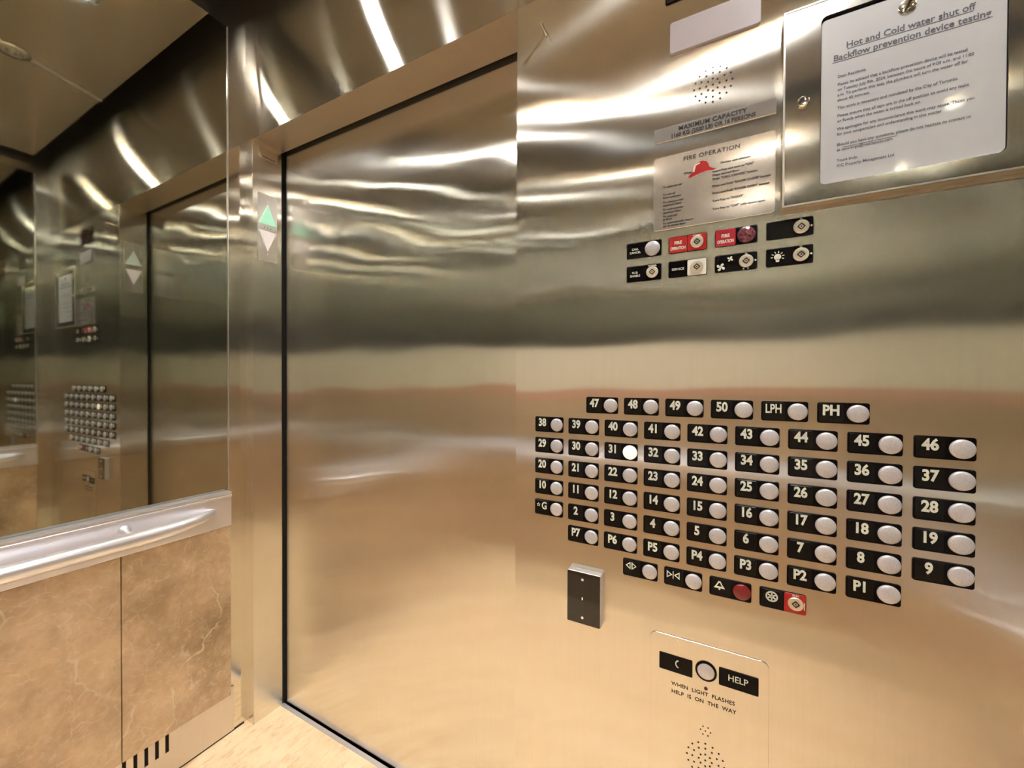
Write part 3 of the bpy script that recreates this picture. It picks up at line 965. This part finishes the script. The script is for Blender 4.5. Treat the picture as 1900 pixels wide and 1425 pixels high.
# ================================================================== CARD READER
t = thing('card_reader', 'small black glass card reader in a grey housing', 'card reader', (1.2790, -0.0003, 0.7915))
bm = bmesh.new(); slab(bm, FRONT, rr_outline(-0.0365, -0.0545, 0.0365, 0.0545, 0.003), 0, 0.0170, 0.001); finish(bm, 'housing', M['reader_body'], t)
bm = bmesh.new(); slab(bm, FRONT, rr_outline(-0.0355, -0.0535, 0.0350, 0.0535, 0.002), 0.0168, 0.0200, 0.0006); finish(bm, 'glass_front', M['reader_glass'], t)
for vz in (0.0400, -0.0400):
    bm = bmesh.new(); lathe(bm, FRONT, -0.002, vz, [(0.0027, 0.0198), (0.0027, 0.0206), (0.0012, 0.0208), (0.0012, 0.0204), (0.0, 0.0204)], 14); finish(bm, 'screw', M['white_enamel'], t)
bm = bmesh.new(); slab(bm, FRONT, rr_outline(-0.0032, -0.0025, -0.0010, 0.0030, 0.0005), 0.0199, 0.0205); finish(bm, 'pilot_light', M['led_red'], t)

# ================================================================== HELP PANEL
tp = thing('help_panel', 'flush steel emergency call plate with rounded corners below the buttons', 'intercom panel', (1.5108, -0.0003, 0.60))
bm = bmesh.new(); slab(bm, FRONT, rr_outline(-0.0995, -0.1500, 0.0995, 0.1560, 0.012), 0, 0.0012, 0.0003); finish(bm, 'plate', M['steel_v'], tp)
text_obj('lettering', FRONT, 'WHEN  LIGHT  FLASHES', -0.0600, 0.0610, 0.0098, 0.0015, M['black_ink'], tp, align='LEFT', bold=0.02, spacing=1.06, sx=0.97)
text_obj('lettering', FRONT, 'HELP  IS  ON  THE  WAY', -0.0600, 0.0460, 0.0098, 0.0015, M['black_ink'], tp, align='LEFT', bold=0.02, spacing=1.06, sx=0.97)
bm = bmesh.new()
for r, cnt in ((0, 1), (0.011, 8), (0.0221, 12), (0.0315, 16)):
    for k in range(cnt):
        a = 2 * math.pi * k / cnt
        lathe(bm, FRONT, r * math.cos(a), -0.0604 + r * math.sin(a), [(0.0017, 0.0008), (0.0017, 0.0015), (0, 0.0015)], 8)
finish(bm, 'speaker_holes', M['dark_gap'], tp)
bm = bmesh.new()
for r, cnt in ((0, 1), (0.0085, 6)):
    for k in range(cnt):
        a = 2 * math.pi * k / cnt
        lathe(bm, FRONT, r * math.cos(a), -0.0050 + r * math.sin(a), [(0.0013, 0.0008), (0.0013, 0.0015), (0, 0.0015)], 8)
finish(bm, 'microphone_holes', M['dark_gap'], tp)
bm = bmesh.new(); lathe(bm, FRONT, 0, 0.0750, [(0.0031, 0.001), (0.0031, 0.002), (0.0018, 0.0028), (0, 0.0030)], 14); finish(bm, 'pilot_light', M['led_dark'], tp)
bm = bmesh.new(); slab(bm, FRONT, rr_outline(-0.0825, 0.0870, -0.0230, 0.1195, 0.002), 0.0008, 0.0022, 0.0004); ph = finish(bm, 'telephone_plate', M['black_plate'], tp)
bm = bmesh.new()
arc_o = [(-0.0500 - 0.0035 + 0.0070 * (1 - math.cos(a)), 0.1050 + 0.0080 * math.sin(a)) for a in [math.radians(d) for d in range(-70, 71, 14)]]
arc_i = [(u + 0.0022, 0.1050 + (v - 0.1050) * 0.80) for u, v in reversed(arc_o)]
slab(bm, FRONT, arc_o + arc_i, 0.0021, 0.0025); finish(bm, 'handset_symbol', M['white_ink'], ph)
bm = bmesh.new(); slab(bm, FRONT, rr_outline(0.0215, 0.0910, 0.0840, 0.1240, 0.002), 0.0008, 0.0022, 0.0004); hp = finish(bm, 'help_plate', M['black_plate'], tp)
text_obj('lettering', FRONT, 'HELP', 0.0520, 0.1045, 0.0160, 0.0026, M['white_ink'], hp, bold=0.01, sx=0.9)
bm = bmesh.new(); lathe(bm, FRONT, 0, 0.1080, [(0.0182, 0.0008), (0.0182, 0.0030), (0.0148, 0.0034), (0.0146, 0.0010)], 32); finish(bm, 'button_ring', M['black_plate'], tp, smooth=True)
bm = bmesh.new(); lathe(bm, FRONT, 0, 0.1080, [(0.0144, 0.0008), (0.0144, 0.0036), (0.0120, 0.0046), (0.0, 0.0050)], 32); finish(bm, 'call_button', M['cap'], tp, smooth=True)

# ================================================================== DIRECTION ARROWS IN THE DOOR JAMBS
def lantern(fr, loc, up_mat, label):
    t = thing('direction_indicator', label, 'indicator light', loc, 'travel direction arrows in the door jambs')
    bm = bmesh.new(); slab(bm, fr, rr_outline(-0.0355, -0.1225, 0.0355, 0.1225, 0.004), 0, 0.0008, 0.0002); finish(bm, 'plate', M['steel_trim'], t)
    for name, mat, pts in (('up_arrow', up_mat, [(-0.0315, 0.0135), (0.0315, 0.0135), (0, 0.0860)]),
                           ('down_arrow', M['white_lens'], [(-0.0315, -0.0110), (0, -0.0835), (0.0315, -0.0110)])):
        bm = bmesh.new(); slab(bm, fr, pts, 0.0006, 0.0035, 0.0010); finish(bm, name, mat, t)
    for v in (0.0965, -0.0955):
        bm = bmesh.new(); lathe(bm, fr, 0, v, [(0.0028, 0.0006), (0.0028, 0.0014), (0, 0.0018)], 10); finish(bm, 'screw', M['white_lens'], t, smooth=True)
    bm = bmesh.new()
    for u in (-0.011, 0, 0.011):
        lathe(bm, fr, u, 0.0012, [(0.0018, 0.0006), (0.0018, 0.0011), (0, 0.0011)], 8)
    finish(bm, 'sounder_holes', M['dark_gap'], t)


lantern(LJAMB, (XL + 0.0003, 0.0535, 1.807), M['green_lit'], 'arrow pair in the left door jamb, its up arrow lit green')
lantern(RJAMB, (XR - 0.0003, 0.0535, 1.807), M['pale_green_lens'], 'pale arrow pair in the jamb beside the button panel, seen mirrored')
t = thing('inspection_sticker', 'small tan sticker at the top of the left door jamb', 'sticker', (XL + 0.0002, 0.0555, 2.078))
bm = bmesh.new(); slab(bm, LJAMB, rr_outline(-0.0355, -0.0200, 0.0355, 0.0190, 0.001), 0, 0.0006); finish(bm, 'label_sheet', M['sticker'], t)
bm = bmesh.new()
for k in range(14):
    slab(bm, LJAMB, rr_outline(-0.021 + k * 0.0035, -0.0150, -0.0188 + k * 0.0035, -0.0112, 0), 0.0006, 0.0008)
finish(bm, 'printed_line', M['black_ink'], t)
